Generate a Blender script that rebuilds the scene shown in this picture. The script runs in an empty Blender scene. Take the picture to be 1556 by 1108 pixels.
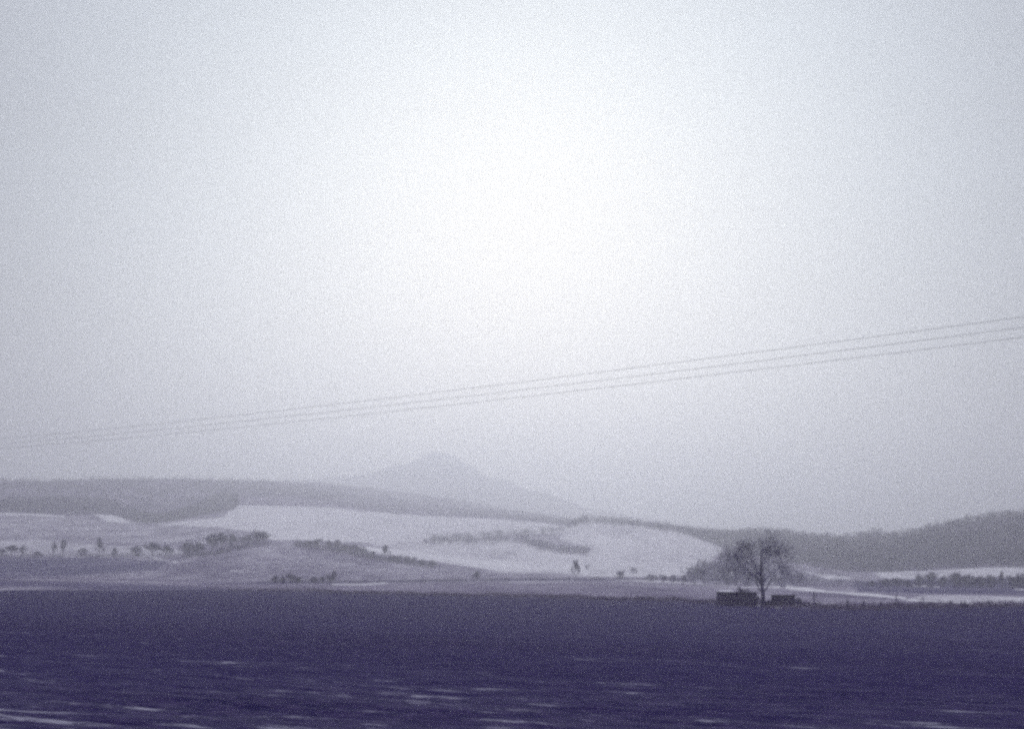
import bpy, math, random
import numpy as np
from mathutils import Vector, Matrix

random.seed(7); np.random.seed(7)
C = bpy.context.scene.collection
R = math.radians

# ------------------------------------------------------------------ camera
W0, H0, F0 = 1556.0, 1108.0, 2161.0         # working units of the camera: pixels of the slide
EYE = 4.3
PITCH = math.atan(320 / F0)
ROLL = R(0.5)
cam_d = bpy.data.cameras.new('camera'); cam = bpy.data.objects.new('camera', cam_d); C.objects.link(cam)
cam_d.sensor_width = 36; cam_d.lens = 36 * F0 / W0
cam_d.clip_start = 0.5; cam_d.clip_end = 40000
mat3 = (Matrix.Rotation(R(90) + PITCH, 3, 'X') @ Matrix.Rotation(ROLL, 3, 'Z'))
cam.matrix_world = Matrix.Translation((0, 0, EYE)) @ mat3.to_4x4()
bpy.context.scene.camera = cam
M3 = np.array(mat3)

def ray(px, py):
    px = np.asarray(px, float); py = np.asarray(py, float)
    d = np.stack([(px - W0 / 2) / F0, -(py - H0 / 2) / F0, -np.ones_like(px * py)], -1)
    return d @ M3.T
def at(px, py, D):
    d = ray(px, py); h = np.hypot(d[..., 0], d[..., 1])
    return np.array([0, 0, EYE]) + d / h[..., None] * np.asarray(D)[..., None]
def to_px(P):
    q = (P - np.array([0, 0, EYE])) @ M3
    z = np.maximum(-q[..., 2], 1e-3)
    return W0 / 2 + F0 * q[..., 0] / z, H0 / 2 - F0 * q[..., 1] / z
def azel(px, py):
    d = ray(px, py)
    return np.arctan2(d[..., 0], d[..., 1]), np.arctan2(d[..., 2], np.hypot(d[..., 0], d[..., 1]))
def ip(x, pts):
    pts = np.array(pts, float)
    return np.interp(x, pts[:, 0], pts[:, 1])
def sm(t): return t * t * (3 - 2 * t)

# ------------------------------------------------------------------ helpers
def tag(o, label=None, cat=None, group=None, kind=None):
    for k, v in (('label', label), ('category', cat), ('group', group), ('kind', kind)):
        if v: o[k] = v
    return o
def link(name, data, parent=None):
    o = bpy.data.objects.new(name, data); C.objects.link(o); o.parent = parent
    return o
def mesh_np(name, V, faces, mat, smooth=False, attr=None):
    """V (n,3), faces (m,k) all the same k"""
    V = np.asarray(V, np.float32); faces = np.asarray(faces, np.int32)
    m = bpy.data.meshes.new(name); k = faces.shape[1]
    m.vertices.add(len(V)); m.vertices.foreach_set('co', V.ravel())
    m.loops.add(faces.size); m.loops.foreach_set('vertex_index', faces.ravel())
    m.polygons.add(len(faces)); m.polygons.foreach_set('loop_start', np.arange(0, faces.size, k, dtype=np.int32))
    try: m.polygons.foreach_set('loop_total', np.full(len(faces), k, np.int32))
    except Exception: pass
    m.polygons.foreach_set('use_smooth', np.full(len(faces), smooth, bool))
    m.update(calc_edges=True)
    if attr is not None:
        a = m.color_attributes.new('cover', 'FLOAT_COLOR', 'POINT')
        a.data.foreach_set('color', np.asarray(attr, np.float32).ravel())
    m.materials.append(mat)
    return m
def grid_faces(nr, nc, wrap=False):
    r = np.arange(nr - 1)[:, None]; c = np.arange(nc if wrap else nc - 1)[None, :]
    c2 = (c + 1) % nc
    return np.stack([r * nc + c, r * nc + c2, (r + 1) * nc + c2, (r + 1) * nc + c], -1).reshape(-1, 4)

def vnoise(x, y, seed=0):
    """cheap value noise, numpy"""
    xi = np.floor(x).astype(np.int64); yi = np.floor(y).astype(np.int64)
    fx = sm(x - xi); fy = sm(y - yi)
    def h(a, b):
        n = (a * 374761393 + b * 668265263 + seed * 1442695041) & 0x7fffffff
        n = ((n ^ (n >> 13)) * 1274126177) & 0x7fffffff
        return ((n ^ (n >> 16)) & 0xffff) / 65535.0
    return (h(xi, yi) * (1 - fx) + h(xi + 1, yi) * fx) * (1 - fy) + (h(xi, yi + 1) * (1 - fx) + h(xi + 1, yi + 1) * fx) * fy
def fbm(x, y, seed=0, o=4):
    s = 0; a = 0.5
    for i in range(o):
        s = s + a * vnoise(x * 2 ** i, y * 2 ** i, seed + i); a *= 0.5
    return s * 2 - 1 + 0.06

# ------------------------------------------------------------------ materials
def new_mat(name):
    m = bpy.data.materials.new(name); m.use_nodes = True
    nt = m.node_tree; b = nt.nodes['Principled BSDF']
    b.inputs['Roughness'].default_value = 0.95
    b.inputs['Specular IOR Level'].default_value = 0.1
    return m, nt, b
def N(nt, t, **kw):
    n = nt.nodes.new(t)
    for k, v in kw.items():
        if k in n.inputs: n.inputs[k].default_value = v
        else: setattr(n, k, v)
    return n
def noise(nt, vec, scale, detail=4, rough=0.6):
    n = N(nt, 'ShaderNodeTexNoise'); n.inputs['Scale'].default_value = scale
    n.inputs['Detail'].default_value = detail; n.inputs['Roughness'].default_value = rough
    if vec is not None: nt.links.new(vec, n.inputs['Vector'])
    return n.outputs['Fac']
def math_n(nt, op, a, b=None, c=None, clamp=False):
    n = nt.nodes.new('ShaderNodeMath'); n.operation = op; n.use_clamp = clamp
    for i, v in enumerate((a, b, c)):
        if v is None: continue
        if isinstance(v, (int, float)): n.inputs[i].default_value = v
        else: nt.links.new(v, n.inputs[i])
    return n.outputs[0]
def mixc(nt, f, a, b):
    n = nt.nodes.new('ShaderNodeMix'); n.data_type = 'RGBA'
    for s, v in ((n.inputs['Factor'], f), (n.inputs['A'], a), (n.inputs['B'], b)):
        if isinstance(v, (int, float)): s.default_value = v
        elif isinstance(v, tuple): s.default_value = (*v, 1)
        else: nt.links.new(v, s)
    return n.outputs['Result']
def smooth(nt, v, lo, hi):
    n = nt.nodes.new('ShaderNodeMapRange'); n.interpolation_type = 'SMOOTHSTEP'
    nt.links.new(v, n.inputs['Value'])
    for k, x in (('From Min', lo), ('From Max', hi)):
        if isinstance(x, (int, float)): n.inputs[k].default_value = x
        else: nt.links.new(x, n.inputs[k])
    return n.outputs['Result']
def mapped(nt, vec, scale=(1, 1, 1), rotz=0.0):
    n = nt.nodes.new('ShaderNodeMapping'); n.vector_type = 'TEXTURE' if False else 'POINT'
    n.inputs['Scale'].default_value = scale; n.inputs['Rotation'].default_value = (0, 0, rotz)
    nt.links.new(vec, n.inputs['Vector']); return n.outputs['Vector']

SNOW = (0.76, 0.78, 0.83)
GRASS = (0.12, 0.102, 0.19); GRASS2 = (0.26, 0.24, 0.34)
EARTH = (0.042, 0.034, 0.125); EARTH2 = (0.075, 0.062, 0.165)

def ground_mat():
    m, nt, b = new_mat('winter_meadow')
    geo = nt.nodes.new('ShaderNodeNewGeometry'); pos = geo.outputs['Position']
    at_ = nt.nodes.new('ShaderNodeAttribute'); at_.attribute_name = 'cover'
    sep = nt.nodes.new('ShaderNodeSeparateColor'); nt.links.new(at_.outputs['Color'], sep.inputs[0])
    snow, dark = sep.outputs[0], sep.outputs[1]
    n1 = noise(nt, mapped(nt, pos, (0.035, 0.009, 0.03), R(8)), 1.0, 7, 0.68)
    n2 = noise(nt, mapped(nt, pos, (0.25, 0.09, 0.25), R(-12)), 1.0, 4, 0.6)
    n3 = noise(nt, pos, 0.006, 3, 0.5)
    g = mixc(nt, smooth(nt, n1, 0.3, 0.7), GRASS, GRASS2)
    e = mixc(nt, smooth(nt, n1, 0.3, 0.7), EARTH, EARTH2)
    base = mixc(nt, dark, g, e)
    mix_n = math_n(nt, 'ADD', math_n(nt, 'MULTIPLY', n1, 0.55), math_n(nt, 'MULTIPLY', n2, 0.45))
    thr = math_n(nt, 'SUBTRACT', 0.78, math_n(nt, 'MULTIPLY', snow, 0.56))
    lo = math_n(nt, 'SUBTRACT', thr, 0.22); hi = math_n(nt, 'ADD', thr, 0.22)
    f = smooth(nt, mix_n, lo, hi)
    f = math_n(nt, 'MULTIPLY', f, math_n(nt, 'MULTIPLY_ADD', n3, 0.5, 0.66), clamp=True)
    nt.links.new(mixc(nt, f, base, SNOW), b.inputs['Base Color'])
    bp = N(nt, 'ShaderNodeBump'); bp.inputs['Strength'].default_value = 0.5; bp.inputs['Distance'].default_value = 0.6
    nt.links.new(n2, bp.inputs['Height']); nt.links.new(bp.outputs[0], b.inputs['Normal'])
    return m
FDIR = R(-30)        # the way the furrows run
def field_mat():
    m, nt, b = new_mat('ploughed_soil')
    geo = nt.nodes.new('ShaderNodeNewGeometry'); pos = geo.outputs['Position']
    sp = nt.nodes.new('ShaderNodeSeparateXYZ'); rot = mapped(nt, pos, (1, 1, 1), -FDIR)
    nt.links.new(rot, sp.inputs[0]); u, v = sp.outputs[0], sp.outputs[1]
    clod = noise(nt, mapped(nt, rot, (1.6, 3.5, 2), 0), 1.0, 5, 0.7)
    big = noise(nt, mapped(nt, rot, (0.02, 0.06, 1), 0), 1.0, 4, 0.6)
    base = mixc(nt, smooth(nt, clod, 0.3, 0.7), (0.008, 0.005, 0.066), (0.058, 0.042, 0.132))
    base = mixc(nt, smooth(nt, big, 0.3, 0.75), base, (0.034, 0.025, 0.110))
    # snow left lying in some of the furrows near the embankment
    st = noise(nt, mapped(nt, rot, (0.12, 1.6, 1), R(2)), 1.0, 4, 0.65)
    st2 = noise(nt, mapped(nt, rot, (0.42, 3.2, 1), 0), 1.0, 4, 0.65)
    lane = noise(nt, mapped(nt, rot, (0.01, 0.24, 1), 0), 1.0, 2, 0.5)
    s = math_n(nt, 'ADD', math_n(nt, 'MULTIPLY', st, 0.45), math_n(nt, 'ADD', math_n(nt, 'MULTIPLY', st2, 0.40), math_n(nt, 'MULTIPLY', lane, 0.15)))
    thr = nt.nodes.new('ShaderNodeMapRange'); nt.links.new(v, thr.inputs['Value'])
    thr.inputs['From Min'].default_value = 24; thr.inputs['From Max'].default_value = 60
    thr.inputs['To Min'].default_value = 0.505; thr.inputs['To Max'].default_value = 0.605
    hi = math_n(nt, 'ADD', thr.outputs[0], 0.07)
    f = math_n(nt, 'MULTIPLY', smooth(nt, s, thr.outputs[0], hi), 0.50)
    frost = math_n(nt, 'MULTIPLY', smooth(nt, s, math_n(nt, 'SUBTRACT', thr.outputs[0], 0.10), thr.outputs[0]), 0.05)
    f = math_n(nt, 'MAXIMUM', f, frost)
    nt.links.new(mixc(nt, f, base, (0.66, 0.68, 0.80)), b.inputs['Base Color'])
    bp = N(nt, 'ShaderNodeBump'); bp.inputs['Strength'].default_value = 0.8; bp.inputs['Distance'].default_value = 0.12
    nt.links.new(clod, bp.inputs['Height']); nt.links.new(bp.outputs[0], b.inputs['Normal'])
    return m
def simple(name, a, b_, scale=1.0, strength=0.3, lo=0.35, hi=0.65, stretch=(1, 1, 1)):
    m, nt, b = new_mat(name)
    tc = nt.nodes.new('ShaderNodeTexCoord')
    n = noise(nt, mapped(nt, tc.outputs['Object'], stretch), scale, 5, 0.6)
    nt.links.new(mixc(nt, smooth(nt, n, lo, hi), a, b_), b.inputs['Base Color'])
    bp = N(nt, 'ShaderNodeBump'); bp.inputs['Strength'].default_value = strength; bp.inputs['Distance'].default_value = 0.05
    nt.links.new(n, bp.inputs['Height']); nt.links.new(bp.outputs[0], b.inputs['Normal'])
    return m
MG = ground_mat(); MF = field_mat()
M_HILL = simple('woodland_floor', (0.06, 0.048, 0.13), (0.24, 0.215, 0.33), 0.02, 0.2)
M_BARK = simple('bark', (0.045, 0.032, 0.13), (0.08, 0.062, 0.18), 6.0)
M_TWIG = simple('twigs', (0.042, 0.030, 0.135), (0.080, 0.060, 0.19), 3.0)
M_WOODS = simple('bare_woodland', (0.030, 0.022, 0.105), (0.12, 0.10, 0.20), 0.018, lo=0.4, hi=0.62)
M_BOARD = simple('weathered_boards', (0.055, 0.042, 0.14), (0.14, 0.115, 0.21), 2.0, stretch=(6, 6, 0.6))
M_SNOW = simple('snow', (0.72, 0.74, 0.82), (0.80, 0.83, 0.90), 1.5)
M_WIRE = simple('wire', (0.10, 0.095, 0.12), (0.14, 0.13, 0.16), 1.0)

# ------------------------------------------------------------------ terrain
yA = [(-600, 866), (0, 874), (300, 880), (500, 884), (780, 882), (900, 881), (1050, 885), (1200, 890), (1350, 893), (1556, 896), (2200, 902)]
yB = [(-600, 838), (0, 845), (200, 845), (270, 842), (320, 831), (360, 827), (400, 822), (480, 830), (560, 846), (660, 862), (730, 870), (800, 874), (900, 876), (1050, 880), (1150, 884), (1250, 884), (1350, 882), (1556, 884), (2200, 888)]
yC = [(-600, 816), (0, 822), (200, 822), (300, 814), (400, 811), (480, 816), (560, 829), (640, 829), (730, 849), (800, 855), (900, 858), (1000, 858), (1100, 862), (1200, 858), (1300, 866), (1350, 867), (1400, 864), (1500, 858), (1700, 858), (2200, 862)]
yD = [(-600, 773), (0, 778), (100, 782), (140, 781), (165, 782), (195, 790), (215, 795), (240, 795), (350, 775), (360, 768), (500, 770), (600, 781), (780, 790), (860, 798), (890, 790), (950, 795), (1040, 806), (1090, 820), (1150, 850), (1250, 872), (2200, 880)]
XS = np.linspace(-900, 2456, 1700)
AZS = azel(XS, np.full_like(XS, 870.0))[0]
def px_of_az(az): return np.interp(az, AZS, XS)
def zc(x, curve, D):
    y = ip(x, curve); el = azel(x, y)[1]
    return EYE + D * np.tan(el)
DN = [650.0, 900.0, 1200.0, 1550.0]
def terrain(az, D):
    az = np.asarray(az, float); D = np.asarray(D, float)
    x = px_of_az(az)
    fade = np.clip((R(62) - np.abs(az)) / R(34), 0, 1)
    zs = [np.zeros_like(x) - 0.0 * x] + [np.maximum(zc(x, c, d), 0.0) for c, d in zip((yA, yB, yC, yD), DN)] + [np.zeros_like(x)]
    ds = [260.0] + DN + [1850.0]
    z = np.zeros(np.broadcast(x, D).shape)
    for i in range(len(ds) - 1):
        t = np.clip((D - ds[i]) / (ds[i + 1] - ds[i]), 0, 1)
        if i == 0: t = sm(t)
        seg = zs[i] * (1 - t) + zs[i + 1] * t
        z = np.where((D >= ds[i]) & (D < ds[i + 1]), seg, z)
    z = z * sm(fade)
    amp = np.clip((D - 300) / 500, 0, 1) * np.clip((2600 - D) / 600, 0, 1)
    X, Y = D * np.sin(az), D * np.cos(az)
    return z + amp * 1.6 * fbm(X / 90, Y / 90, 3, 3)
def ground_hit(px, py, near=True):
    """first point of the terrain seen at a place of the picture"""
    az, el = azel(px, py)
    D = np.concatenate([np.linspace(150, 2300, 2200)])
    e = np.arctan2(terrain(np.full_like(D, az), D) - EYE, D)
    k = np.argmax(e >= el)
    if e[k] < el: k = len(D) - 1
    d = D[k]
    return np.array([d * math.sin(az), d * math.cos(az), float(terrain(az, d))])

def seg_dist(x, y, line):
    best = np.full(x.shape, 1e9)
    for (x0, y0), (x1, y1) in zip(line[:-1], line[1:]):
        dx, dy = x1 - x0, y1 - y0
        t = np.clip(((x - x0) * dx + (y - y0) * dy) / (dx * dx + dy * dy + 1e-9), 0, 1)
        best = np.minimum(best, np.hypot(x - x0 - t * dx, y - y0 - t * dy))
    return best
def poly_cover(x, y, poly, feather):
    ins = np.zeros(x.shape, bool)
    p = poly + [poly[0]]
    for (x0, y0), (x1, y1) in zip(p[:-1], p[1:]):
        if y0 == y1: continue
        cond = ((y0 > y) != (y1 > y)) & (x < (x1 - x0) * (y - y0) / (y1 - y0) + x0)
        ins ^= cond
    d = seg_dist(x, y, p); d = np.where(ins, d, -d)
    return np.clip(d / feather + 0.5, 0, 1)

SN = [  # (kind, amount, feather or half width, outline)
 ('p', 0.34, 3, [(-900, 776), (0, 781), (100, 786), (230, 797), (330, 801), (385, 812), (300, 826), (0, 824), (-900, 812)]),
 ('p', 0.52, 3, [(-900, 812), (0, 821), (80, 823), (180, 829), (290, 838), (270, 845), (180, 846), (0, 845), (-900, 838)]),
 ('p', 0.84, 3, [(350, 775), (357, 768), (400, 766), (500, 770), (550, 776), (600, 781), (700, 786), (780, 790), (870, 800), (850, 812), (780, 812), (700, 821), (600, 829), (480, 822), (415, 821), (400, 811), (345, 803), (235, 797), (270, 793), (345, 786)]),
 ('p', 0.70, 4, [(590, 832), (700, 826), (780, 822), (850, 842), (900, 845), (1060, 850), (1060, 874), (900, 876), (760, 870), (680, 852)]),
 ('p', 0.70, 6, [(850, 802), (885, 790), (950, 795), (1040, 806), (1080, 818), (1095, 838), (1060, 870), (1000, 876), (900, 876), (830, 850), (895, 846), (900, 835), (850, 820)]),
 ('p', 0.62, 6, [(560, 826), (780, 819), (800, 835), (760, 850), (680, 846), (600, 836)]),
 ('p', 1.05, 2, [(545, 832), (600, 836), (680, 848), (760, 857), (830, 866), (740, 864), (655, 852), (560, 839)]),
 ('l', 1.1, 1.6, [(-100, 779), (0, 781.5), (60, 783.5), (100, 786)]),
 ('p', 1.15, 2, [(142, 782), (175, 783), (200, 794), (165, 793)]),
 ('p', 0.08, 4, [(-900, 868), (0, 876), (240, 881), (500, 890), (780, 889), (1000, 892), (1100, 900), (1160, 918), (780, 908), (400, 897), (0, 890), (-900, 884)]),
 ('l', 1.0, 0.5, [(-600, 874), (0, 880), (80, 882), (180, 885.5), (240, 887)]),
 ('l', 0.8, 1.2, [(233, 848), (250, 851), (270, 856)]),
 ('l', 0.7, 1.2, [(350, 867), (370, 868)]), ('l', 0.7, 1.1, [(95, 846), (125, 847)]),
 ('l', 0.9, 1.2, [(505, 889.5), (550, 890), (590, 888)]),
 ('l', 0.75, 1.0, [(780, 885), (870, 883)]),
 ('l', 0.85, 1.0, [(940, 882), (1050, 887), (1120, 892), (1190, 893)]),
 ('l', 1.0, 2.0, [(1196, 893.5), (1215, 895), (1260, 899.5), (1320, 904), (1372, 909)]),
 ('p', 0.6, 2, [(1365, 911), (1400, 905), (1450, 905), (1556, 907), (2400, 914), (2400, 932), (1556, 922), (1440, 919), (1405, 915)]),
 ('l', 0.95, 1.5, [(1380, 912), (1400, 913), (1440, 916), (1500, 919)]),
 ('p', 0.85, 3, [(1205, 850), (1240, 849), (1300, 862), (1306, 868), (1270, 866), (1230, 858)]),
 ('p', 0.9, 3, [(1223, 870), (1250, 874), (1296, 880), (1262, 881)]),
 ('p', 0.66, 3, [(1330, 873), (1350, 864), (1400, 863), (1500, 857), (1700, 856), (2400, 858), (2400, 884), (1556, 879), (1450, 877), (1400, 881), (1340, 879)]),
 ('l', 0.8, 1.2, [(1387, 891), (1425, 893)]), ('l', 0.7, 1.2, [(1540, 896), (1560, 897)]),
 ('l', 0.8, 1.0, [(1140, 922), (1160, 923)]), ('l', 0.8, 1.2, [(1180, 925), (1235, 929)]),
]
DK = [
 ('p', 0.9, 8, [(-900, 842), (0, 847), (180, 848), (260, 854), (240, 868), (120, 876), (0, 878), (-900, 872)]),
 ('p', 0.12, 10, [(180, 848), (400, 826), (560, 848), (780, 872), (600, 884), (300, 884), (200, 882)]),
 ('p', 0.95, 5, [(1295, 884), (1400, 880), (1556, 881), (2400, 884), (2400, 908), (1556, 904), (1400, 903), (1300, 899)]),
 ('p', 0.6, 10, [(1030, 868), (1120, 850), (1210, 868), (1300, 884), (1200, 892), (1050, 886)]),
 ('l', 0.9, 1.3, [(300, 888), (560, 886), (780, 881), (960, 882)]),
 ('p', 0.7, 5, [(-900, 886), (0, 883), (200, 888), (420, 897), (760, 905), (1060, 912), (1160, 921), (1400, 922), (2400, 932), (2400, 960), (1160, 930), (700, 915), (0, 892)]),
]
az = np.concatenate([np.radians(np.arange(-180, -30, 3.0)), np.radians(np.arange(-30, -21.5, 0.25)), np.radians(np.arange(-21.5, 21.5, 0.055)),
                     np.radians(np.arange(21.5, 30, 0.25)), np.radians(np.arange(30, 180, 3.0))])
Dr = np.concatenate([np.linspace(6, 180, 16, endpoint=False), np.geomspace(180, 2100, 330, endpoint=False), np.linspace(2100, 9300, 26)])
AZ, DD = np.meshgrid(az, Dr)
Z = terrain(AZ, DD)
P = np.stack([DD * np.sin(AZ), DD * np.cos(AZ), Z], -1)
px, py = to_px(P)
wx = 9 * fbm(P[..., 0] / 30, P[..., 1] / 60, 11, 5); wy = 2.6 * fbm(P[..., 0] / 40, P[..., 1] / 110, 12, 5)
front = (np.abs(AZ) < R(60)) & (DD > 150)
cov = np.zeros(P.shape[:2] + (4,), np.float32); cov[..., 3] = 1
s = np.full(px.shape, 0.24); k = np.zeros(px.shape)
X_, Y_ = np.where(front, px + wx, -5000), np.where(front, py + wy, -5000)
for kind, amt, fe, o in SN:
    c = poly_cover(X_, Y_, o, fe) if kind == 'p' else np.clip((fe - seg_dist(X_, Y_, o)) / 1.0 + 0.3, 0, 1)
    s = s * (1 - c) + amt * c if kind == 'p' else np.maximum(s, amt * c)
for kind, amt, fe, o in DK:
    c = poly_cover(X_, Y_, o, fe) if kind == 'p' else np.clip((fe - seg_dist(X_, Y_, o)) / 1.0 + 0.3, 0, 1)
    k = np.maximum(k, amt * c)
s = np.where(k > 0.6, np.where(s < 0.6, s * 0.3, s), s)
cov[..., 0] = np.clip(s, 0, 1.1); cov[..., 1] = k
nr, nc = P.shape[:2]
V = P.reshape(-1, 3); Fq = grid_faces(nr, nc, True)[:, ::-1]
me = mesh_np('ground', V, Fq, MG, True, cov.reshape(-1, 4))
tag(link('ground', me), kind='structure')
# the small disc right below the camera
ring = P[0]; cv = np.concatenate([ring, [[0, 0, 0]]]); n = len(ring)
cf = np.array([[n, (i + 1) % n, i] for i in range(n)])
tag(link('ground', mesh_np('ground_centre', cv, cf, MG, True, np.tile([0.16, 0, 0, 1], (n + 1, 1)))), kind='structure')

# ploughed field: furrows as real ridges running off to the left
edge_px = [(-700, 874), (0, 885.5), (180, 889), (380, 898), (560, 903), (780, 908), (1050, 916), (1160, 924), (1300, 929), (1450, 926), (1556, 924), (2100, 926)]
ep = []
for a, b in edge_px:
    d = ray(a, b); tt = -EYE / d[2]; ep.append((d[0] * tt, d[1] * tt))
fpoly = [(-900, 14), (-900, ep[0][1] + 20)] + ep + [(420, ep[-1][1] - 10), (420, 14)]
ct, st_ = math.cos(FDIR), math.sin(FDIR)
vv = np.concatenate([np.arange(-200, 16, 3.0), np.arange(16, 80, 0.17), np.arange(80, 130, 0.34), np.arange(130, 1100, 3.0)])
uu = np.concatenate([np.arange(-900, -90, 6.0), np.arange(-90, 60, 0.8), np.arange(60, 500, 5.0)])
UU, VV = np.meshgrid(uu, vv)
XX = UU * ct - VV * st_; YY = UU * st_ + VV * ct
inside = poly_cover(XX, YY, fpoly, 1e-3) > 0.5
inside &= XX * XX + YY * YY > 64
amp = np.where(VV > 16, 1.0, 0.0) * (1 - sm(np.clip((VV - 25) / 100, 0, 1)))
ZZ = 0.14 + amp * (0.055 * np.sin(VV * 2 * math.pi / 0.8 + 0.6 * fbm(UU / 9, VV / 3, 5)) + 0.09 * fbm(UU / 1.4, VV / 0.5, 6, 3)) + 0.05 * fbm(UU / 14, VV / 9, 8)
keep = inside[:-1, :-1] & inside[1:, :-1] & inside[:-1, 1:] & inside[1:, 1:]
Fq = grid_faces(*UU.shape)[keep.ravel()]
idx, inv = np.unique(Fq, return_inverse=True)
Vf = np.stack([XX, YY, ZZ], -1).reshape(-1, 3)[idx]
tag(link('ploughed_field', mesh_np('ploughed_field', Vf, inv.reshape(-1, 4), MF, False)), kind='structure')

# ------------------------------------------------------------------ hills (own surfaces behind the fields)
def hill(name, top, base, D0, D1, xs, rows=46, back=900, power=0.8, rough=3.0, seed=1, mat=None):
    mat = mat or M_HILL
    x = np.array(xs, float)
    yt, yb = ip(x, top) + (2.2 * fbm(x / 26, x * 0 + 3, 77, 4) if name == 'mountain' else 0), ip(x, base)
    d0 = ip(x, D0) if isinstance(D0, list) else np.full_like(x, D0)
    d1 = ip(x, D1) if isinstance(D1, list) else np.full_like(x, D1)
    t = np.linspace(0, 1, rows)[:, None]
    y = yb + (yt - yb) * t ** power
    D = d0 + (d1 - d0) * t
    Pm = at(np.broadcast_to(x, y.shape), y, D)
    Pm[..., 2] += rough * fbm(Pm[..., 0] / 160, Pm[..., 1] / 160, seed) * np.sin(t * math.pi)
    tb = np.linspace(0.1, 1, 12)[:, None]
    Pb = at(np.broadcast_to(x, (12, len(x))), np.broadcast_to(yt, (12, len(x))), d1 + back * tb)
    ztop = Pm[-1, :, 2]
    Pb[..., 2] = ztop * (1 - sm(tb)) - 10 * tb
    Pf = Pm[:1].copy(); Pf[..., 2] -= 15
    A = np.concatenate([Pf, Pm, Pb]); nr, nc = A.shape[:2]
    o = link(name, mesh_np(name, A.reshape(-1, 3), grid_faces(nr, nc), mat, True))
    tag(o, kind='structure')
    def surf(px_, tt):
        yt_, yb_ = ip(px_, top), ip(px_, base)
        a0 = ip(px_, D0) if isinstance(D0, list) else D0; a1 = ip(px_, D1) if isinstance(D1, list) else D1
        return at(px_, yb_ + (yt_ - yb_) * tt ** power, a0 + (a1 - a0) * tt)
    return surf
xs = np.arange(-700, 2300, 6.0)
left_top = [(-700, 735), (-200, 733), (0, 730), (75, 732), (140, 729), (270, 728), (380, 731), (480, 734), (560, 742), (640, 752), (700, 760), (780, 776), (900, 792), (1000, 800), (1100, 812), (1300, 832)]
left_base = [(-700, 778), (0, 782), (140, 785), (165, 787), (195, 795), (240, 800), (345, 786), (357, 774), (400, 771), (500, 775), (600, 786), (780, 794), (870, 803), (950, 800), (1040, 812), (1090, 826), (1150, 856), (1300, 878)]
surfL = hill('hills', left_top, left_base, 1565, [(-700, 2250), (200, 2250), (400, 2450), (600, 3000), (850, 3000), (1000, 2300), (1300, 2000)], np.arange(-700, 1300, 5.0), seed=2)
mount_top = [(-100, 742), (300, 735), (430, 730), (500, 726), (560, 720), (585, 712), (600, 707), (618, 705), (630, 699), (641, 696), (650, 691), (662, 687), (670, 690), (684, 690), (696, 696), (706, 705), (722, 712), (740, 724), (770, 731), (800, 744), (840, 752), (865, 762), (885, 772), (950, 782), (1050, 799), (1200, 818), (1400, 830)]
mount_base = [(-100, 800), (1400, 850)]
surfM = hill('mountain', mount_top, mount_base, 4500, 5200, np.arange(-100, 1400, 5.0), seed=5, power=0.9, rough=8)
right_top = [(960, 812), (1000, 808), (1060, 813), (1110, 815), (1160, 811), (1190, 813), (1230, 821), (1290, 823), (1330, 814), (1350, 819), (1380, 816), (1420, 805), (1460, 797), (1500, 788), (1556, 784), (1700, 776), (1900, 780), (2300, 800)]
right_base = [(960, 814), (1040, 822), (1090, 832), (1120, 845), (1210, 860), (1300, 872), (1350, 874), (1400, 871), (1500, 866), (1700, 864), (2300, 868)]
RD0 = [(960, 1590), (1090, 1450), (1250, 1150), (2300, 1100)]
RD1 = [(960, 1640), (1090, 1660), (1250, 1500), (2300, 1450)]
surfR = hill('hills', right_top, right_base, RD0, RD1, np.arange(960, 2300, 5.0), seed=9, back=1100)

# ------------------------------------------------------------------ woods seen as one mass
def woods(name, label, pts, hgt, spread, mat, seed, tris=46):
    """pts (n,3): feet of the bare trees; each is a stem and a cloud of short twigs"""
    rng = np.random.default_rng(seed); n = len(pts)
    h = hgt * rng.uniform(0.7, 1.15, n)
    q = rng.normal(size=(n, tris, 3)); q /= np.linalg.norm(q, axis=-1, keepdims=True)
    q *= rng.uniform(0.35, 1.0, (n, tris, 1)) ** 0.6
    c = pts[:, None] + np.stack([q[..., 0] * (spread * h / hgt)[:, None], q[..., 1] * (spread * h / hgt)[:, None],
                                 h[:, None] * 0.60 + q[..., 2] * h[:, None] * 0.42], -1)
    d = q * np.array([1, 1, 0.6]) + rng.normal(scale=0.5, size=q.shape) + np.array([0, 0, 0.5])
    d /= np.linalg.norm(d, axis=-1, keepdims=True)
    s_ = np.cross(d, rng.normal(size=d.shape)); s_ /= np.linalg.norm(s_, axis=-1, keepdims=True) + 1e-6
    L = rng.uniform(0.10, 0.2, (n, tris, 1)) * hgt; w = rng.uniform(0.018, 0.05, (n, tris, 1)) * hgt
    T = np.stack([c - s_ * w, c + s_ * w, c + d * L], 2).reshape(-1, 3)
    # stems: two crossed slim triangles
    zz = np.zeros(n); sw = 0.02 * hgt
    def tri(dx, dy):
        return np.stack([pts + np.array([dx, dy, -1.0]) * 1, pts - np.array([dx, dy, 1.0]), pts + np.stack([zz, zz, h * 0.8], -1)], 1).reshape(-1, 3)
    V = np.concatenate([T, tri(sw, 0), tri(0, sw)])
    o = link(name, mesh_np(name, V, np.arange(len(V)).reshape(-1, 3), mat))
    return tag(o, label, 'woodland', kind='stuff')
rng = np.random.default_rng(3)
def sample(surf, n, xr, tfun):
    x = rng.uniform(xr[0], xr[1], n); lo, hi = tfun(x); t = lo + (hi - lo) * rng.uniform(0, 1, n)
    ok = hi > lo
    return surf(x[ok], t[ok])
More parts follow.
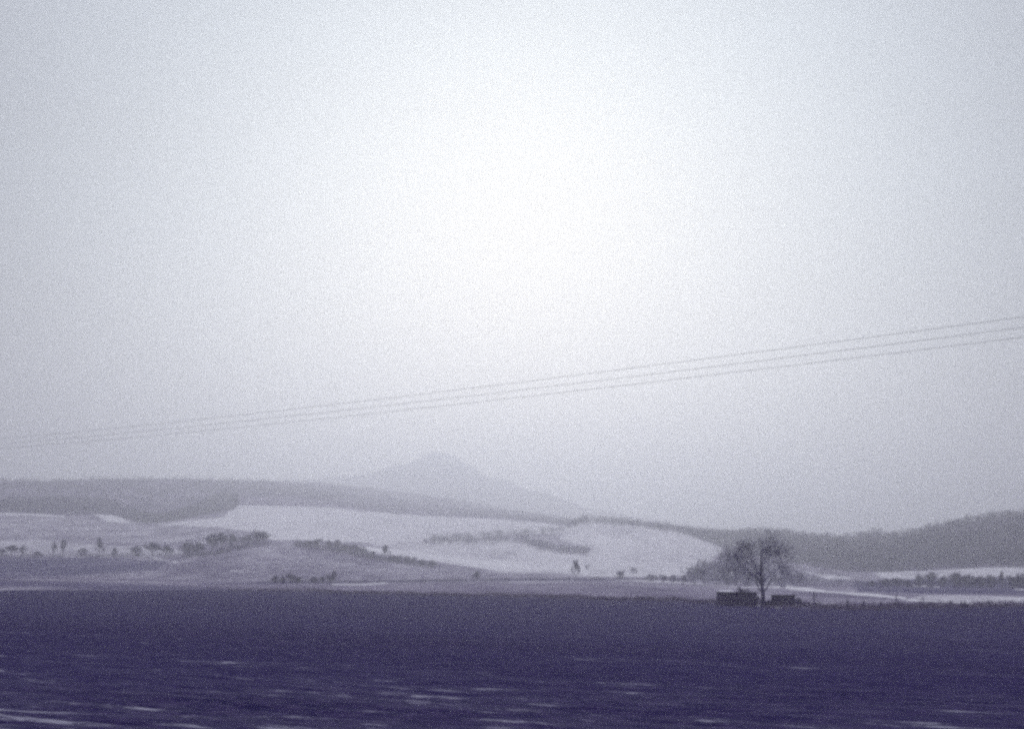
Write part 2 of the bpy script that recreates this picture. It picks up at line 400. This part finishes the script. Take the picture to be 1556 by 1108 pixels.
woods('woodland', 'bare woodland covering the dark hill at the right edge', sample(surfR, 9000, (960, 2250), lambda x: (np.full_like(x, 0.0), np.full_like(x, 1.0))), 8.0, 3.6, M_WOODS, 21)
woods('woodland', 'hazy woodland along the top of the long flat ridge on the left', np.concatenate([sample(surfL, 5200, (-650, 1280), lambda x: (ip(x, [(0, .68), (300, .62), (420, .4), (520, 0.05)]), np.full_like(x, 1.0))), sample(surfL, 1500, (-650, 520), lambda x: (np.full_like(x, 0.25), np.full_like(x, 0.68)))]), 5.4, 4.2, M_WOODS, 22)
woods('woodland', 'dark low strip of wood at the foot of the left ridge above the snow edge', sample(surfL, 3000, (-600, 215), lambda x: (np.full_like(x, 0.0), ip(x, [(-600, .22), (0, .24), (60, .3), (130, .34), (180, .25), (215, .08)]))), 7.5, 4.0, M_TWIG, 23)
woods('woodland', 'scrubby wood along the dip between left field and big snowfield', sample(surfL, 900, (205, 360), lambda x: (np.full_like(x, 0.0), ip(x, [(205, .12), (260, .12), (300, .25), (340, .55), (360, .3)]))), 7.0, 3.8, M_WOODS, 24)
def strip(outline, n, seed):
    r = np.random.default_rng(seed); o = np.array(outline, float); out = []
    while len(out) < n:
        x, y = r.uniform(o[:, 0].min(), o[:, 0].max()), r.uniform(o[:, 1].min(), o[:, 1].max())
        if poly_cover(np.array([x]), np.array([y]), outline, 1e-3)[0] > 0.5: out.append(ground_hit(x, y))
    return np.array(out)
woods('woodland', 'dark curved tongue of copse ending on the middle snowfield',
      strip([(790, 822), (815, 826), (850, 837), (893, 838), (895, 842), (860, 843), (825, 839), (800, 829)], 130, 1), 6.0, 3.2, M_TWIG, 25)
woods('woodland', 'thin line of scrub leading left from the curved copse',
      strip([(640, 826), (700, 824), (790, 822), (800, 828), (760, 827), (700, 828), (640, 830)], 90, 2), 4.5, 3.0, M_WOODS, 26)
woods('woodland', 'loose row of pale trees crossing the big snowfield above the copse',
      strip([(655, 824), (700, 819), (760, 815), (860, 808), (862, 811), (760, 819), (700, 824), (660, 828)], 100, 3), 6.5, 3.2, M_WOODS, 27)
woods('woodland', 'thin dark wood along the skyline above the middle snow hill',
      strip([(860, 801), (890, 792), (950, 796), (1040, 808), (1090, 822), (1085, 826), (1035, 812), (950, 800), (890, 796), (865, 805)], 260, 4), 7.0, 3.6, M_WOODS, 28)
woods('woodland', 'low thicket mass behind the shed and the big bare tree',
      strip([(1060, 886), (1090, 868), (1130, 858), (1180, 864), (1215, 872), (1260, 886), (1200, 893), (1100, 891)], 150, 5), 3.4, 2.6, M_WOODS, 29)
woods('woodland', 'dark low thicket below the snow strip at the right',
      strip([(1300, 893), (1370, 888), (1440, 886), (1556, 885), (2100, 888), (2100, 898), (1556, 897), (1300, 897)], 420, 6), 3.0, 2.4, M_WOODS, 30)

woods('scrub', 'low tangled scrub under the hedge descending the low hill',
      strip([(448, 830), (480, 831), (530, 839), (580, 850), (640, 859), (668, 862), (666, 864), (620, 861), (560, 851), (500, 838), (450, 833)], 260, 7), 2.6, 2.0, M_WOODS, 31)
woods('scrub', 'rough undergrowth below the far left tree row',
      strip([(-40, 845), (100, 845.5), (310, 845), (380, 829), (410, 826), (414, 828), (380, 833), (318, 848), (100, 849), (-40, 848)], 300, 8), 2.2, 2.2, M_WOODS, 32)
woods('scrub', 'thin weeds along the dark track in the middle distance',
      strip([(400, 886), (560, 886), (780, 882), (960, 881.5), (1050, 885), (1050, 887), (960, 883.5), (780, 884), (560, 888), (400, 888)], 420, 9), 1.3, 1.6, M_WOODS, 33)
woods('scrub', 'scattered scrub on the slope behind and right of the big tree',
      strip([(1040, 884), (1090, 850), (1150, 848), (1220, 866), (1320, 884), (1300, 897), (1200, 892), (1060, 888)], 150, 10), 3.0, 2.6, M_WOODS, 34)
# dead grass standing along the far edge of the ploughed field
rg = np.random.default_rng(44); gp = []
for (a, b), (c, d_) in zip(edge_px[1:-1], edge_px[2:]):
    m_ = int(abs(c - a) * 4); q = rg.uniform(0, 1, m_); X = a + (c - a) * q
    Y = b + (d_ - b) * q + rg.normal(0, 1.8, m_) - 1.5 + 3.0 * fbm(X / 24, X * 0, 6) + np.where(X > 1100, rg.uniform(-6, 1, m_), 0)
    dd_ = ray(X, Y); tt_ = -EYE / dd_[:, 2]; gp.append(np.stack([dd_[:, 0] * tt_, dd_[:, 1] * tt_, 0 * X + 0.05], -1))
gp = np.concatenate(gp); gp = gp[np.hypot(gp[:, 0], gp[:, 1]) < 620]
n = len(gp); K_ = 5
b0 = gp[:, None] + np.concatenate([rg.normal(0, .25, (n, K_, 2)), np.zeros((n, K_, 1))], -1); hh = rg.uniform(.12, .5, (n, K_, 1))
tip = b0 + np.concatenate([rg.normal(0, .15, (n, K_, 2)), hh], -1); sd = np.concatenate([rg.normal(0, .05, (n, K_, 2)), np.zeros((n, K_, 1))], -1)
Vg = np.stack([b0 - sd, b0 + sd, tip], 2).reshape(-1, 3)
M_DEAD = simple('dead_grass', (0.09, 0.07, 0.17), (0.26, 0.23, 0.32), 0.4)
tag(link('grass', mesh_np('grass', Vg, np.arange(len(Vg)).reshape(-1, 3), M_DEAD)), 'dead grass and weeds standing along the far edge of the dark field', 'grass', kind='stuff')

# ------------------------------------------------------------------ bare trees
def tube(acc, p0, p1, r0, r1, sides=3):
    d = p1 - p0; L = np.linalg.norm(d)
    if L < 1e-6: return
    d = d / L; a = np.cross(d, [0, 0, 1.0] if abs(d[2]) < 0.9 else [1.0, 0, 0]); a /= np.linalg.norm(a); b = np.cross(d, a)
    n0 = len(acc[0])
    for (p, r) in ((p0, r0), (p1, r1)):
        for i in range(sides):
            t = 2 * math.pi * i / sides
            acc[0].append(p + r * (math.cos(t) * a + math.sin(t) * b))
    for i in range(sides):
        j = (i + 1) % sides
        acc[1].append((n0 + i, n0 + j, n0 + sides + j, n0 + sides + i))
def grow(acc, rnd, p, d, L, r, depth, rmin, up=0.12, spread=0.6, kids=(2, 4), bend=0.16, sides=3):
    segs = 3; q = p.copy(); dd = d.copy(); rr = r; pts = [(q.copy(), rr, dd.copy())]
    for i in range(segs):
        dd = dd + np.array([rnd.gauss(0, bend), rnd.gauss(0, bend), rnd.gauss(0, bend) + up * 0.5]); dd /= np.linalg.norm(dd)
        q2 = q + dd * L / segs; r2 = max(rr * 0.80, rmin)
        tube(acc, q, q2, rr, r2, sides if depth > 2 else 3); q, rr = q2, r2; pts.append((q.copy(), rr, dd.copy()))
    if depth <= 0: return
    n = rnd.randint(*kids)
    for i in range(n):
        k = len(pts) - 1 if i < 2 else rnd.randint(1, len(pts) - 1)
        b, br, bd = pts[k]
        side = np.array([rnd.gauss(0, 1), rnd.gauss(0, 1), rnd.gauss(0, 0.7)]); side -= bd * side.dot(bd); side /= np.linalg.norm(side) + 1e-6
        nd = bd + side * spread * rnd.uniform(0.6, 1.3) + np.array([0, 0, up]); nd /= np.linalg.norm(nd)
        grow(acc, rnd, b, nd, L * rnd.uniform(0.62, 0.86), max(br * rnd.uniform(0.55, 0.8), rmin), depth - 1, rmin, up, spread, kids, bend, sides)
def normalise(accs, h, w):
    A = [np.array(a[0]) for a in accs if len(a[0])]
    allv = np.concatenate(A); top = np.percentile(allv[:, 2], 99.7)
    rad = np.percentile(np.hypot(allv[:, 0], allv[:, 1]), 96)
    return [a * np.array([w / 2 / rad, w / 2 / rad, h / top]) for a in A]
def tree_meshes(seed, h, w, depth, rmin, clear, r0=None, up=0.15, spread=0.62, kids=(2, 4), limbs=6):
    rnd = random.Random(seed); tr = ([], []); cr = ([], [])
    r0 = r0 or h * 0.022; p = np.zeros(3); d = np.array([0, 0, 1.0]); N_ = 9; pts = []
    p = p - np.array([0, 0, 0.3]); rr = r0 * 1.25
    for i in range(N_):
        q = p + d * (h * 0.72 / N_); r2 = r0 * (1 - 0.82 * (i + 1) / N_)
        tube(tr, p, q, rr, r2, 7); pts.append((q.copy(), r2, d.copy())); p, rr = q, r2
        d = d + np.array([rnd.gauss(0, .05), rnd.gauss(0, .05), 0]); d /= np.linalg.norm(d)
    for i in range(limbs):
        f = clear + (1 - clear) * i / (limbs - 1); k = min(int(f * (N_ - 1)), N_ - 1)
        q, br, bd = pts[k]; a = i * 2.4 + rnd.uniform(-.4, .4); el = 0.35 + 0.9 * f * rnd.uniform(0.7, 1.2)
        nd = np.array([math.cos(a), math.sin(a), el]); nd /= np.linalg.norm(nd)
        grow(cr, rnd, q, nd, h * 0.30 * (1.1 - 0.45 * f), max(br * 0.6, rmin), depth, rmin, up, spread, kids, sides=4)
    a, b = normalise((tr, cr), h, w)
    a = np.array(tr[0]) * np.array([1, 1, (h * 0.74) / np.array(tr[0])[:, 2].max()])
    return a, tr[1], b, cr[1]
def bush_mesh(seed, h, w, depth, rmin, stems=9):
    rnd = random.Random(seed); cr = ([], [])
    for i in range(stems):
        a = rnd.uniform(0, 6.28); s_ = rnd.uniform(0.1, 0.9)
        nd = np.array([math.cos(a) * s_, math.sin(a) * s_, 1.0]); nd /= np.linalg.norm(nd)
        grow(cr, rnd, np.array([rnd.uniform(-.25, .25) * w, rnd.uniform(-.25, .25) * w, -0.2]), nd, h * 0.4, rmin * 2.2, depth, rmin, 0.05, 0.7, (2, 3))
    b, = normalise((cr,), h, w)
    return b, cr[1]

# unit variants (height 10 m) shared by the small trees far off
TV = []
for i, (w, cl, dp) in enumerate([(7, .35, 4), (8.5, .3, 4), (5, .25, 4), (10, .38, 4)]):
    tv, tf, cv, cf = tree_meshes(100 + i, 10, w, dp, 0.05, cl, r0=0.26, kids=(3, 4), limbs=8)
    TV.append((mesh_np('tree_trunk', tv, tf, M_BARK), mesh_np('tree_crown', cv, cf, M_TWIG), w))
BV = []
for i in range(4):
    v, f = bush_mesh(200 + i, 10, 12, 4, 0.115, 12)
    BV.append(mesh_np('bush_branches', v, f, M_TWIG))
BW = []
for i in range(4):
    v, f = bush_mesh(300 + i, 10, 12, 4, 0.055, 12)
    BW.append(mesh_np('shrub_branches', v, f, M_TWIG))
tv, tf, cv, cf = tree_meshes(77, 10, 6, 3, 0.05, 0.15, r0=0.16, kids=(2, 4), limbs=9)
SV = (mesh_np('sapling_trunk', tv, tf, M_BARK), mesh_np('sapling_crown', cv, cf, M_TWIG), 6)
print('tree faces', [len(t[1].polygons) for t in TV], [len(b.polygons) for b in BV])

cnt = [0]
def place_tree(x, yb, hp, wp, label, group=None, var=None):
    P0 = ground_hit(x, yb); D = math.hypot(P0[0], P0[1]); s_ = D / F0
    i = cnt[0] % 4 if var is None else var; cnt[0] += 1
    tr, cr, w = TV[i]
    root = link('bare_tree', None); root.location = P0
    root.scale = (wp * s_ / w, wp * s_ / w, hp * s_ / 10); root.rotation_euler.z = random.uniform(0, 6.28)
    tag(root, label, 'tree', group)
    link('trunk', tr, root); link('crown', cr, root)
    return root
def place_bush(x, yb, hp, wp, label, group=None, D=None, lib=None):
    P0 = ground_hit(x, yb) if D is None else at(x, yb, D); dd = math.hypot(P0[0], P0[1]); s_ = dd / F0
    o = link('bush', (lib or BV)[cnt[0] % 4]); cnt[0] += 1
    wp *= random.uniform(.8, 1.3); hp *= random.uniform(.75, 1.15)
    o.location = P0; o.scale = (wp * s_ / 10.5, wp * s_ / 10.5, hp * s_ / 8.2); o.rotation_euler.z = random.uniform(0, 6.28)
    return tag(o, label, 'bush', group)

G1 = 'trees and bushes in the row on the far left'
place_bush(3, 845, 11, 15, 'low bush cut by the left edge of the picture, in the far tree row', G1)
place_tree(17, 847, 17, 20, 'broad low tree nearest the left edge in the far tree row', G1, 3)
place_tree(35, 847, 17, 11, 'narrow dark tree, second from the left edge in the far row', G1, 2)
place_bush(58, 846, 8, 12, 'low scrub between the narrow tree and the pair of slim trees', G1)
place_tree(81, 847, 22, 9, 'left one of the two slim trees standing close together', G1, 2)
place_tree(96, 847, 25, 11, 'right and taller one of the two slim trees standing close together', G1, 0)
place_bush(125, 845, 12, 18, 'rounded bush between the slim pair and the tall dark tree', G1)
place_tree(150, 848, 29, 15, 'tallest dark tree of the far left row', G1, 2)
place_bush(174, 847, 14, 12, 'small bush just right of the tallest tree of the left row', G1)
place_bush(208, 846, 13, 20, 'spreading bush left of the broad flat-topped tree', G1)
place_tree(231, 848, 22, 30, 'broad flat-topped tree above the short snow streak', G1, 3)
place_tree(252, 848, 18, 24, 'low round tree touching the broad flat-topped one on its right', G1, 1)
place_bush(284, 848, 23, 22, 'large bush at the right end of the far left row', G1)
place_bush(301, 845, 20, 22, 'dim bush climbing the rise beside the large end bush', G1)
G2 = 'copse on the crest of the low hill'
place_tree(322, 842, 30, 22, 'hazy tree at the left of the hilltop copse', G2, 1)
place_tree(336, 840, 29, 24, 'tallest hazy tree of the hilltop copse', G2, 0)
place_bush(352, 832, 19, 22, 'bush at the right foot of the hilltop copse', G2)
place_bush(374, 829, 16, 22, 'low bush between the hilltop copse and the crest tree', G2)
place_bush(390, 827, 18, 20, 'dark bush left of the crest tree on the low hill', G2)
place_tree(401, 828, 19, 20, 'rounded tree right on the crest of the low hill', G2, 1)
G3 = 'bushes of the hedge descending the low hill'
for x, y, h, w in [(455, 831, 8, 15), (470, 832, 10, 14), (485, 833, 11, 16), (498, 835, 10, 14), (512, 837, 13, 17), (526, 840, 13, 16), (540, 843, 13, 15), (553, 846, 11, 15), (566, 849, 10, 14),
                   (598, 854, 9, 13), (608, 856, 10, 13), (618, 857, 9, 13), (629, 859, 10, 14), (640, 861, 10, 13)]:
    place_bush(x, y, h, w, 'small dark bush in the hedge running down the right side of the low hill', G3)
place_tree(585, 852, 23, 15, 'single small tree standing up out of the descending hedge', None, 0)
place_bush(655, 863, 11, 18, 'rounded darkest bush at the lower end of the descending hedge', G3)
G4 = 'low bushes along the track in the middle'
for x, y, h, w in [(418, 887, 9, 14), (429, 887, 9, 13), (440, 887, 11, 14), (453, 887, 9, 15)]:
    place_bush(x, y, h, w, 'dark low bush in the left clump along the track below the low hill', G4)
for x, y, h, w in [(477, 887, 10, 12), (490, 887, 11, 13), (500, 887, 12, 12)]:
    place_bush(x, y, h, w, 'dark low bush in the right clump along the track below the low hill', G4)
place_tree(508, 887, 19, 10, 'small upright tree at the right end of the track bushes', None, 2)
place_bush(725, 882, 12, 14, 'lone small bush on the track below the snowfields')
place_tree(875, 883, 31, 14, 'slender lone tree standing against the middle snowfield', None, 0)
place_bush(893, 867, 7, 7, 'tiny bush up slope right of the slender lone tree')
place_bush(943, 880, 9, 22, 'wide low bush on the snow edge right of the slender tree')
place_bush(962, 873, 8, 10, 'small pale bush on the snow above the wide low bush')
for i, (x, y, h, w) in enumerate([(990, 884, 11, 18), (1006, 885, 12, 18), (1022, 886, 11, 16), (1038, 887, 12, 18)]):
    place_bush(x, y, h, w, 'dark bush of the short hedge left of the big bare tree', 'bushes of the short hedge beside the snow line')
for x, y, h, w, l in [(1052, 888, 34, 30, 'leftmost tall bush beyond the sheds, against the snow hill'), (1072, 889, 42, 34, 'tall loose bush second from the left beyond the sheds'),
                   (1094, 890, 34, 30, 'medium bush behind the left shed'), (1114, 891, 46, 36, 'tallest bush behind the left shed, touching the tree crown'),
                   (1134, 892, 38, 30, 'bush just left of the big tree trunk, behind it'), (1188, 893, 38, 34, 'bush behind and right of the big tree trunk'),
                   (1211, 893, 28, 30, 'lower bush at the right below the big tree crown')]:
    place_bush(x, y, h * .92, w * 1.25, l, 'tall bushes behind the sheds', lib=BW)
G5 = 'bushes below the snow strip on the right'
for x, y, h, w in [(1325, 892, 8, 18), (1345, 891, 9, 18), (1362, 890, 9, 16), (1380, 892, 10, 16), (1397, 892, 14, 18), (1433, 892, 12, 16), (1455, 891, 16, 20), (1474, 893, 18, 20), (1490, 893, 18, 20), (1505, 893, 18, 18),
                   (1539, 894, 16, 20), (1554, 894, 15, 18)]:
    place_bush(x, y, h, w, 'low grey bush in the long hedge under the right snow strip', G5)
place_tree(1416, 893, 22, 18, 'rounded tree rising from the left part of the right hedge', G5, 1)
place_tree(1523, 894, 23, 12, 'pointed tree rising from the right part of the right hedge', G5, 2)

# saplings on the edge of the field, right of the sheds
G6 = 'saplings along the right field edge'
def sapling(x, yt, yb, w, label):
    d = ray(x, yb); t = -EYE / d[2]; P0 = d * t; P0[2] = 0.1; D = math.hypot(P0[0], P0[1]); s_ = D / F0
    tr, cr, ww = SV
    root = link('sapling', None); root.location = P0; root.scale = (w * s_ / ww, w * s_ / ww, (yb - yt) * s_ / 10)
    root.rotation_euler.z = random.uniform(0, 6); tag(root, label, 'sapling', G6)
    link('trunk', tr, root); link('crown', cr, root)
sapling(1238, 901, 930, 9, 'thick dark sapling nearest the right shed on the field edge')
sapling(1288, 911, 930, 8, 'thin sapling second from the right shed on the field edge')
sapling(1312, 914, 930, 10, 'low bushy sapling in the middle of the field edge')
sapling(1341, 915, 929, 9, 'faint low sapling left of the gap in the snow band')
sapling(1363, 904, 929, 8, 'tall sapling at the left end of the snow band')
sapling(1402, 908, 928, 8, 'sapling standing dark against the snow band')
sapling(1446, 914, 928, 9, 'low bushy sapling under the snow band')
sapling(1466, 916, 928, 11, 'squat sapling under the middle of the snow band')
sapling(1502, 911, 927, 4, 'very thin upright sapling crossing the snow band')
sapling(1526, 917, 927, 11, 'squat sapling nearest the right edge of the picture')

# the big bare tree
bx, by = 1160, 922.5
d = ray(bx, by); t = -EYE / d[2]; BT = d * t; BT[2] = 0.05
DT = math.hypot(BT[0], BT[1]); sT = DT / F0
tv, tf, cv, cf = tree_meshes(41, 112 * sT, 108 * sT, 5, 0.0075, 0.26, r0=3.5 * sT, up=0.06, spread=0.55, kids=(2, 4), limbs=16)
root = link('big_bare_tree', None); root.location = BT; root.rotation_euler.z = 1.1
tag(root, 'big bare spreading tree standing between the two dark sheds', 'tree')
link('trunk', mesh_np('big_trunk', tv, tf, M_BARK, True), root); link('crown', mesh_np('big_crown', cv, cf, M_TWIG), root)
print('big tree', DT, 112 * sT, len(cf))

# ------------------------------------------------------------------ sheds
def box(acc, x0, x1, y0, y1, z0, z1):
    n = len(acc[0])
    acc[0].extend([(x0, y0, z0), (x1, y0, z0), (x1, y1, z0), (x0, y1, z0), (x0, y0, z1), (x1, y0, z1), (x1, y1, z1), (x0, y1, z1)])
    acc[1].extend([(n, n + 3, n + 2, n + 1), (n + 4, n + 5, n + 6, n + 7), (n, n + 1, n + 5, n + 4), (n + 1, n + 2, n + 6, n + 5), (n + 2, n + 3, n + 7, n + 6), (n + 3, n, n + 4, n + 7)])
def boards(acc, rnd, x0, x1, y, z0, z1, along='x', gap=0.02, bw=0.19):
    a = x0
    while a < x1 - 0.02:
        b = min(a + bw * rnd.uniform(.85, 1.15), x1); e = rnd.uniform(-.03, .03); dz = rnd.uniform(-.02, .0)
        if along == 'x': box(acc, a + gap / 2, b - gap / 2, y - 0.02 + e * .3, y + 0.02 + e * .3, z0, z1 + dz)
        else: box(acc, y - 0.02 + e * .3, y + 0.02 + e * .3, a + gap / 2, b - gap / 2, z0, z1 + dz)
        a = b
def mk(name, acc, mat, parent): return link(name, mesh_np(name, np.array(acc[0]), acc[1], mat), parent)
def shed(name, xl, xr, yt, depth, label, snow_w, rotz, seed, step=None):
    rnd = random.Random(seed); w = (xr - xl) * sT; h = (922.5 - yt) * sT
    root = link(name, None); d = ray((xl + xr) / 2, 922.5); P0 = d * (-EYE / d[2]); P0[2] = 0.05
    root.location = P0; root.rotation_euler.z = rotz; tag(root, label, 'shed', 'dark sheds under the big tree')
    hw, hd = w / 2, depth / 2
    for sx in (-1, 1):
        for sy in (-1, 1):
            fr = ([], []); box(fr, sx * (hw - .1) - .05, sx * (hw - .1) + .05, sy * (hd - .1) - .05, sy * (hd - .1) + .05, -.2, h - .15)
            mk('post', fr, M_BOARD, root)
    for s_, nm in ((-1, 'wall'), (1, 'wall')):
        a = ([], []); boards(a, rnd, -hw, hw, s_ * hd, -.15, h - .12); mk(nm, a, M_BOARD, root)
        a = ([], []); boards(a, rnd, -hd + .03, hd - .03, s_ * (hw - .02), -.15, h - .12, 'y'); mk(nm, a, M_BOARD, root)
    a = ([], []); box(a, -hw + .06, hw - .06, -hd + .06, hd - .06, h - .6, h - .2); box(a, -hw + .08, hw - .08, -hd + .08, hd - .08, 0, .1); mk('floor', a, M_BOARD, root)
    a = ([], []); x = -hw - .15
    while x < hw + .1:
        box(a, x, x + .38, -hd - .2, hd + .2, h - .13 - .05 * math.cos(x / hw * 1.5) , h - .07 - .05 * math.cos(x / hw * 1.5) + rnd.uniform(-.02, .05)); x += .4
    rf = mk('roof', a, M_BOARD, root)
    dr = ([], []); boards(dr, rnd, -hw * .1, hw * .1 + .8, -hd - .06, .05, h * .82, bw=.16); mk('door', dr, M_BOARD, root)
    if snow_w:
        g = np.linspace(0, 1, 15); U, Vv = np.meshgrid(g, g)
        e = np.minimum(np.minimum(U, 1 - U), np.minimum(Vv, 1 - Vv)) * 6
        zz = h - .06 + .22 * np.clip(e, 0, 1) ** .5 * (0.8 + .4 * fbm(U * 4, Vv * 4, seed))
        Vt = np.stack([-hw + U * snow_w + .1 * fbm(U * 3, Vv * 3, 4), -hd - .12 + Vv * (depth + .24), zz], -1).reshape(-1, 3)
        link('snow_cap', mesh_np('snow_cap', Vt, grid_faces(15, 15), M_SNOW, True), root)
    if step:   # low lean-to in front of one end
        a = ([], []); boards(a, rnd, -hw - step * sT, -hw - .04, -hd + .1, -.1, h * .42); boards(a, rnd, -hw - step * sT, -hw - .04, hd - .1, -.1, h * .42)
        boards(a, rnd, -hd + .15, hd - .15, -hw - step * sT, -.1, h * .42, 'y'); mk('side_bin', a, M_BOARD, root)
    return root
shed('shed', 1093, 1146, 901, 3.0, 'dark flat-roofed board shed with snow on its roof, left of the tree', 1.9, R(5), 3)
shed('shed', 1174, 1206, 905, 2.4, 'smaller dark shed with a low bin at its side, right of the tree', 0, R(-4), 5, step=9)
for x, w, h in [(1128, 26, 28), (1148, 16, 16), (1090, 12, 8), (1212, 18, 12), (1170, 12, 9)]:
    d = ray(x, 921.0); P0 = d * (-EYE / d[2]); o = link('bush', BV[cnt[0] % 4]); cnt[0] += 1
    o.location = (P0[0], P0[1], 0.05); o.scale = (w * sT / 12, w * sT / 12, h * sT / 10)
    tag(o, {1128: 'scrubby bush growing behind the left shed roof', 1148: 'small bush between the left shed and the tree trunk', 1090: 'tuft of weeds at the left corner of the left shed', 1212: 'low weeds at the right end of the right shed', 1170: 'tuft of weeds between the trunk and the right shed'}[x], 'bush')

# ------------------------------------------------------------------ wires
def wire(pts, label):
    a = np.array(pts, float)
    A = at(-20, 675, 235.0)[:2]; B = at(1576, 495, 105.0)[:2]
    az, el = azel(a[:, 0], a[:, 1])
    u, z = [], []
    for q, e in zip(az, el):
        dx, dy = math.sin(q), math.cos(q); m = np.array([[dx, -(B - A)[0]], [dy, -(B - A)[1]]]); r_, t_ = np.linalg.solve(m, A)
        u.append(t_); z.append(EYE + r_ * math.tan(e))
    c = np.polyfit(u, z, 2)
    acc = ([], []); ts = np.linspace(-0.45, 1.4, 120)
    P_ = [np.array([*(A + (B - A) * t_), np.polyval(c, t_)]) for t_ in ts]
    for p, q in zip(P_[:-1], P_[1:]): tube(acc, p, q, 0.015, 0.015, 5)
    o = link('power_line', mesh_np('power_line', np.array(acc[0]), acc[1], M_WIRE, True))
    tag(o, label, 'wire', 'overhead wires crossing the sky'); print('wire', c, [P_[0], P_[-1]])
wire([(0, 667.4), (160, 652), (321, 636), (500, 617), (780, 580.5), (1000, 553.5), (1179, 533), (1357, 509), (1556, 480.5)], 'uppermost of the three thin overhead wires across the sky')
wire([(0, 675.4), (160, 660.5), (321, 646.5), (500, 626.5), (780, 593.5), (1000, 565.5), (1179, 547), (1357, 524.6), (1556, 496.2)], 'middle one of the three thin overhead wires across the sky')
wire([(0, 682), (160, 668.4), (321, 655), (500, 636), (780, 604.5), (1000, 577), (1179, 559.6), (1357, 539), (1556, 511.3)], 'lowest of the three thin overhead wires across the sky')

# ------------------------------------------------------------------ haze
hz = bpy.data.materials.new('haze'); hz.use_nodes = True; nt = hz.node_tree; nt.nodes.clear()
out = nt.nodes.new('ShaderNodeOutputMaterial'); pv = nt.nodes.new('ShaderNodeVolumePrincipled')
pv.inputs['Color'].default_value = (0.905, 0.905, 0.935, 1); pv.inputs['Density'].default_value = 0.00055
pv.inputs['Anisotropy'].default_value = 0.755; pv.inputs['Density Attribute'].default_value = ''
nt.links.new(pv.outputs[0], out.inputs['Volume'])
acc = ([], []); box(acc, -9500, 9500, -9500, 9500, -25, 470)
tag(link('haze', mesh_np('haze', np.array(acc[0]), acc[1], hz)), 'grey winter haze filling the valley', 'haze', kind='stuff')

# ------------------------------------------------------------------ sky and sun
SUN_EL, SUN_AZ = R(13.5), R(0.5)
w = bpy.data.worlds.new('World'); bpy.context.scene.world = w; w.use_nodes = True; nt = w.node_tree
bg = nt.nodes['Background']; sky = nt.nodes.new('ShaderNodeTexSky'); sky.sky_type = 'NISHITA'; sky.sun_disc = False
sky.sun_elevation = SUN_EL; sky.sun_rotation = SUN_AZ; sky.dust_density = 5; sky.air_density = 1.0
tc = nt.nodes.new('ShaderNodeTexCoord')
dp = nt.nodes.new('ShaderNodeVectorMath'); dp.operation = 'DOT_PRODUCT'
nt.links.new(tc.outputs['Generated'], dp.inputs[0])
dp.inputs[1].default_value = (math.sin(SUN_AZ) * math.cos(SUN_EL), math.cos(SUN_AZ) * math.cos(SUN_EL), math.sin(SUN_EL))
ang = math_n(nt, 'ARCCOSINE', dp.outputs['Value'])
gl = math_n(nt, 'EXPONENT', math_n(nt, 'MULTIPLY', math_n(nt, 'POWER', math_n(nt, 'DIVIDE', ang, R(23)), 2.0), -1.0))
spz = nt.nodes.new('ShaderNodeSeparateXYZ'); nt.links.new(tc.outputs['Generated'], spz.inputs[0])
cb = mixc(nt, smooth(nt, spz.outputs[2], 0.15, 0.95), (1.15, 1.15, 1.6), (9.6, 9.2, 10.2))    # an overcast sky is brightest overhead
cl = mixc(nt, gl, cb, (4.8, 6.5, 7.9))      # thin cloud lit from behind by the low sun (before the strength of 0.1)
ad = nt.nodes.new('ShaderNodeMix'); ad.data_type = 'RGBA'; ad.inputs['Factor'].default_value = 0.92
cn = noise(nt, mapped(nt, tc.outputs['Generated'], (1.2, 1.2, 5.0)), 2.2, 5, 0.55)      # faint uneven cloud
cm = nt.nodes.new('ShaderNodeMapRange'); nt.links.new(cn, cm.inputs['Value']); cm.inputs['From Min'].default_value = 0.3; cm.inputs['From Max'].default_value = 0.7
cm.inputs['To Min'].default_value = 0.94; cm.inputs['To Max'].default_value = 1.06
vs = nt.nodes.new('ShaderNodeVectorMath'); vs.operation = 'SCALE'; nt.links.new(cl, vs.inputs[0]); nt.links.new(cm.outputs[0], vs.inputs['Scale'])
nt.links.new(sky.outputs[0], ad.inputs['A']); nt.links.new(vs.outputs[0], ad.inputs['B'])
nt.links.new(ad.outputs['Result'], bg.inputs['Color']); bg.inputs['Strength'].default_value = 0.1
sl = bpy.data.lights.new('sun', 'SUN'); sl.energy = 0.64; sl.angle = R(30); sl.color = (0.91, 0.97, 1)
so = link('sun', sl); so.rotation_euler = (R(-90) + SUN_EL, 0, -SUN_AZ)
so.rotation_euler = Vector((-math.sin(SUN_AZ) * math.cos(SUN_EL), -math.cos(SUN_AZ) * math.cos(SUN_EL), -math.sin(SUN_EL))).to_track_quat('-Z', 'Y').to_euler()

sc = bpy.context.scene
sc.view_settings.view_transform = 'Standard'; sc.view_settings.look = 'None'; sc.view_settings.exposure = 0.0; sc.view_settings.gamma = 1.0
sc.cycles.use_denoising = False; sc.cycles.use_adaptive_sampling = True; sc.cycles.adaptive_threshold = 0.04; sc.cycles.adaptive_min_samples = 40
sc.cycles.pixel_filter_type = 'BLACKMAN_HARRIS'; sc.cycles.filter_width = 3.0
sc.cycles.volume_bounces = 2; sc.cycles.max_bounces = 4
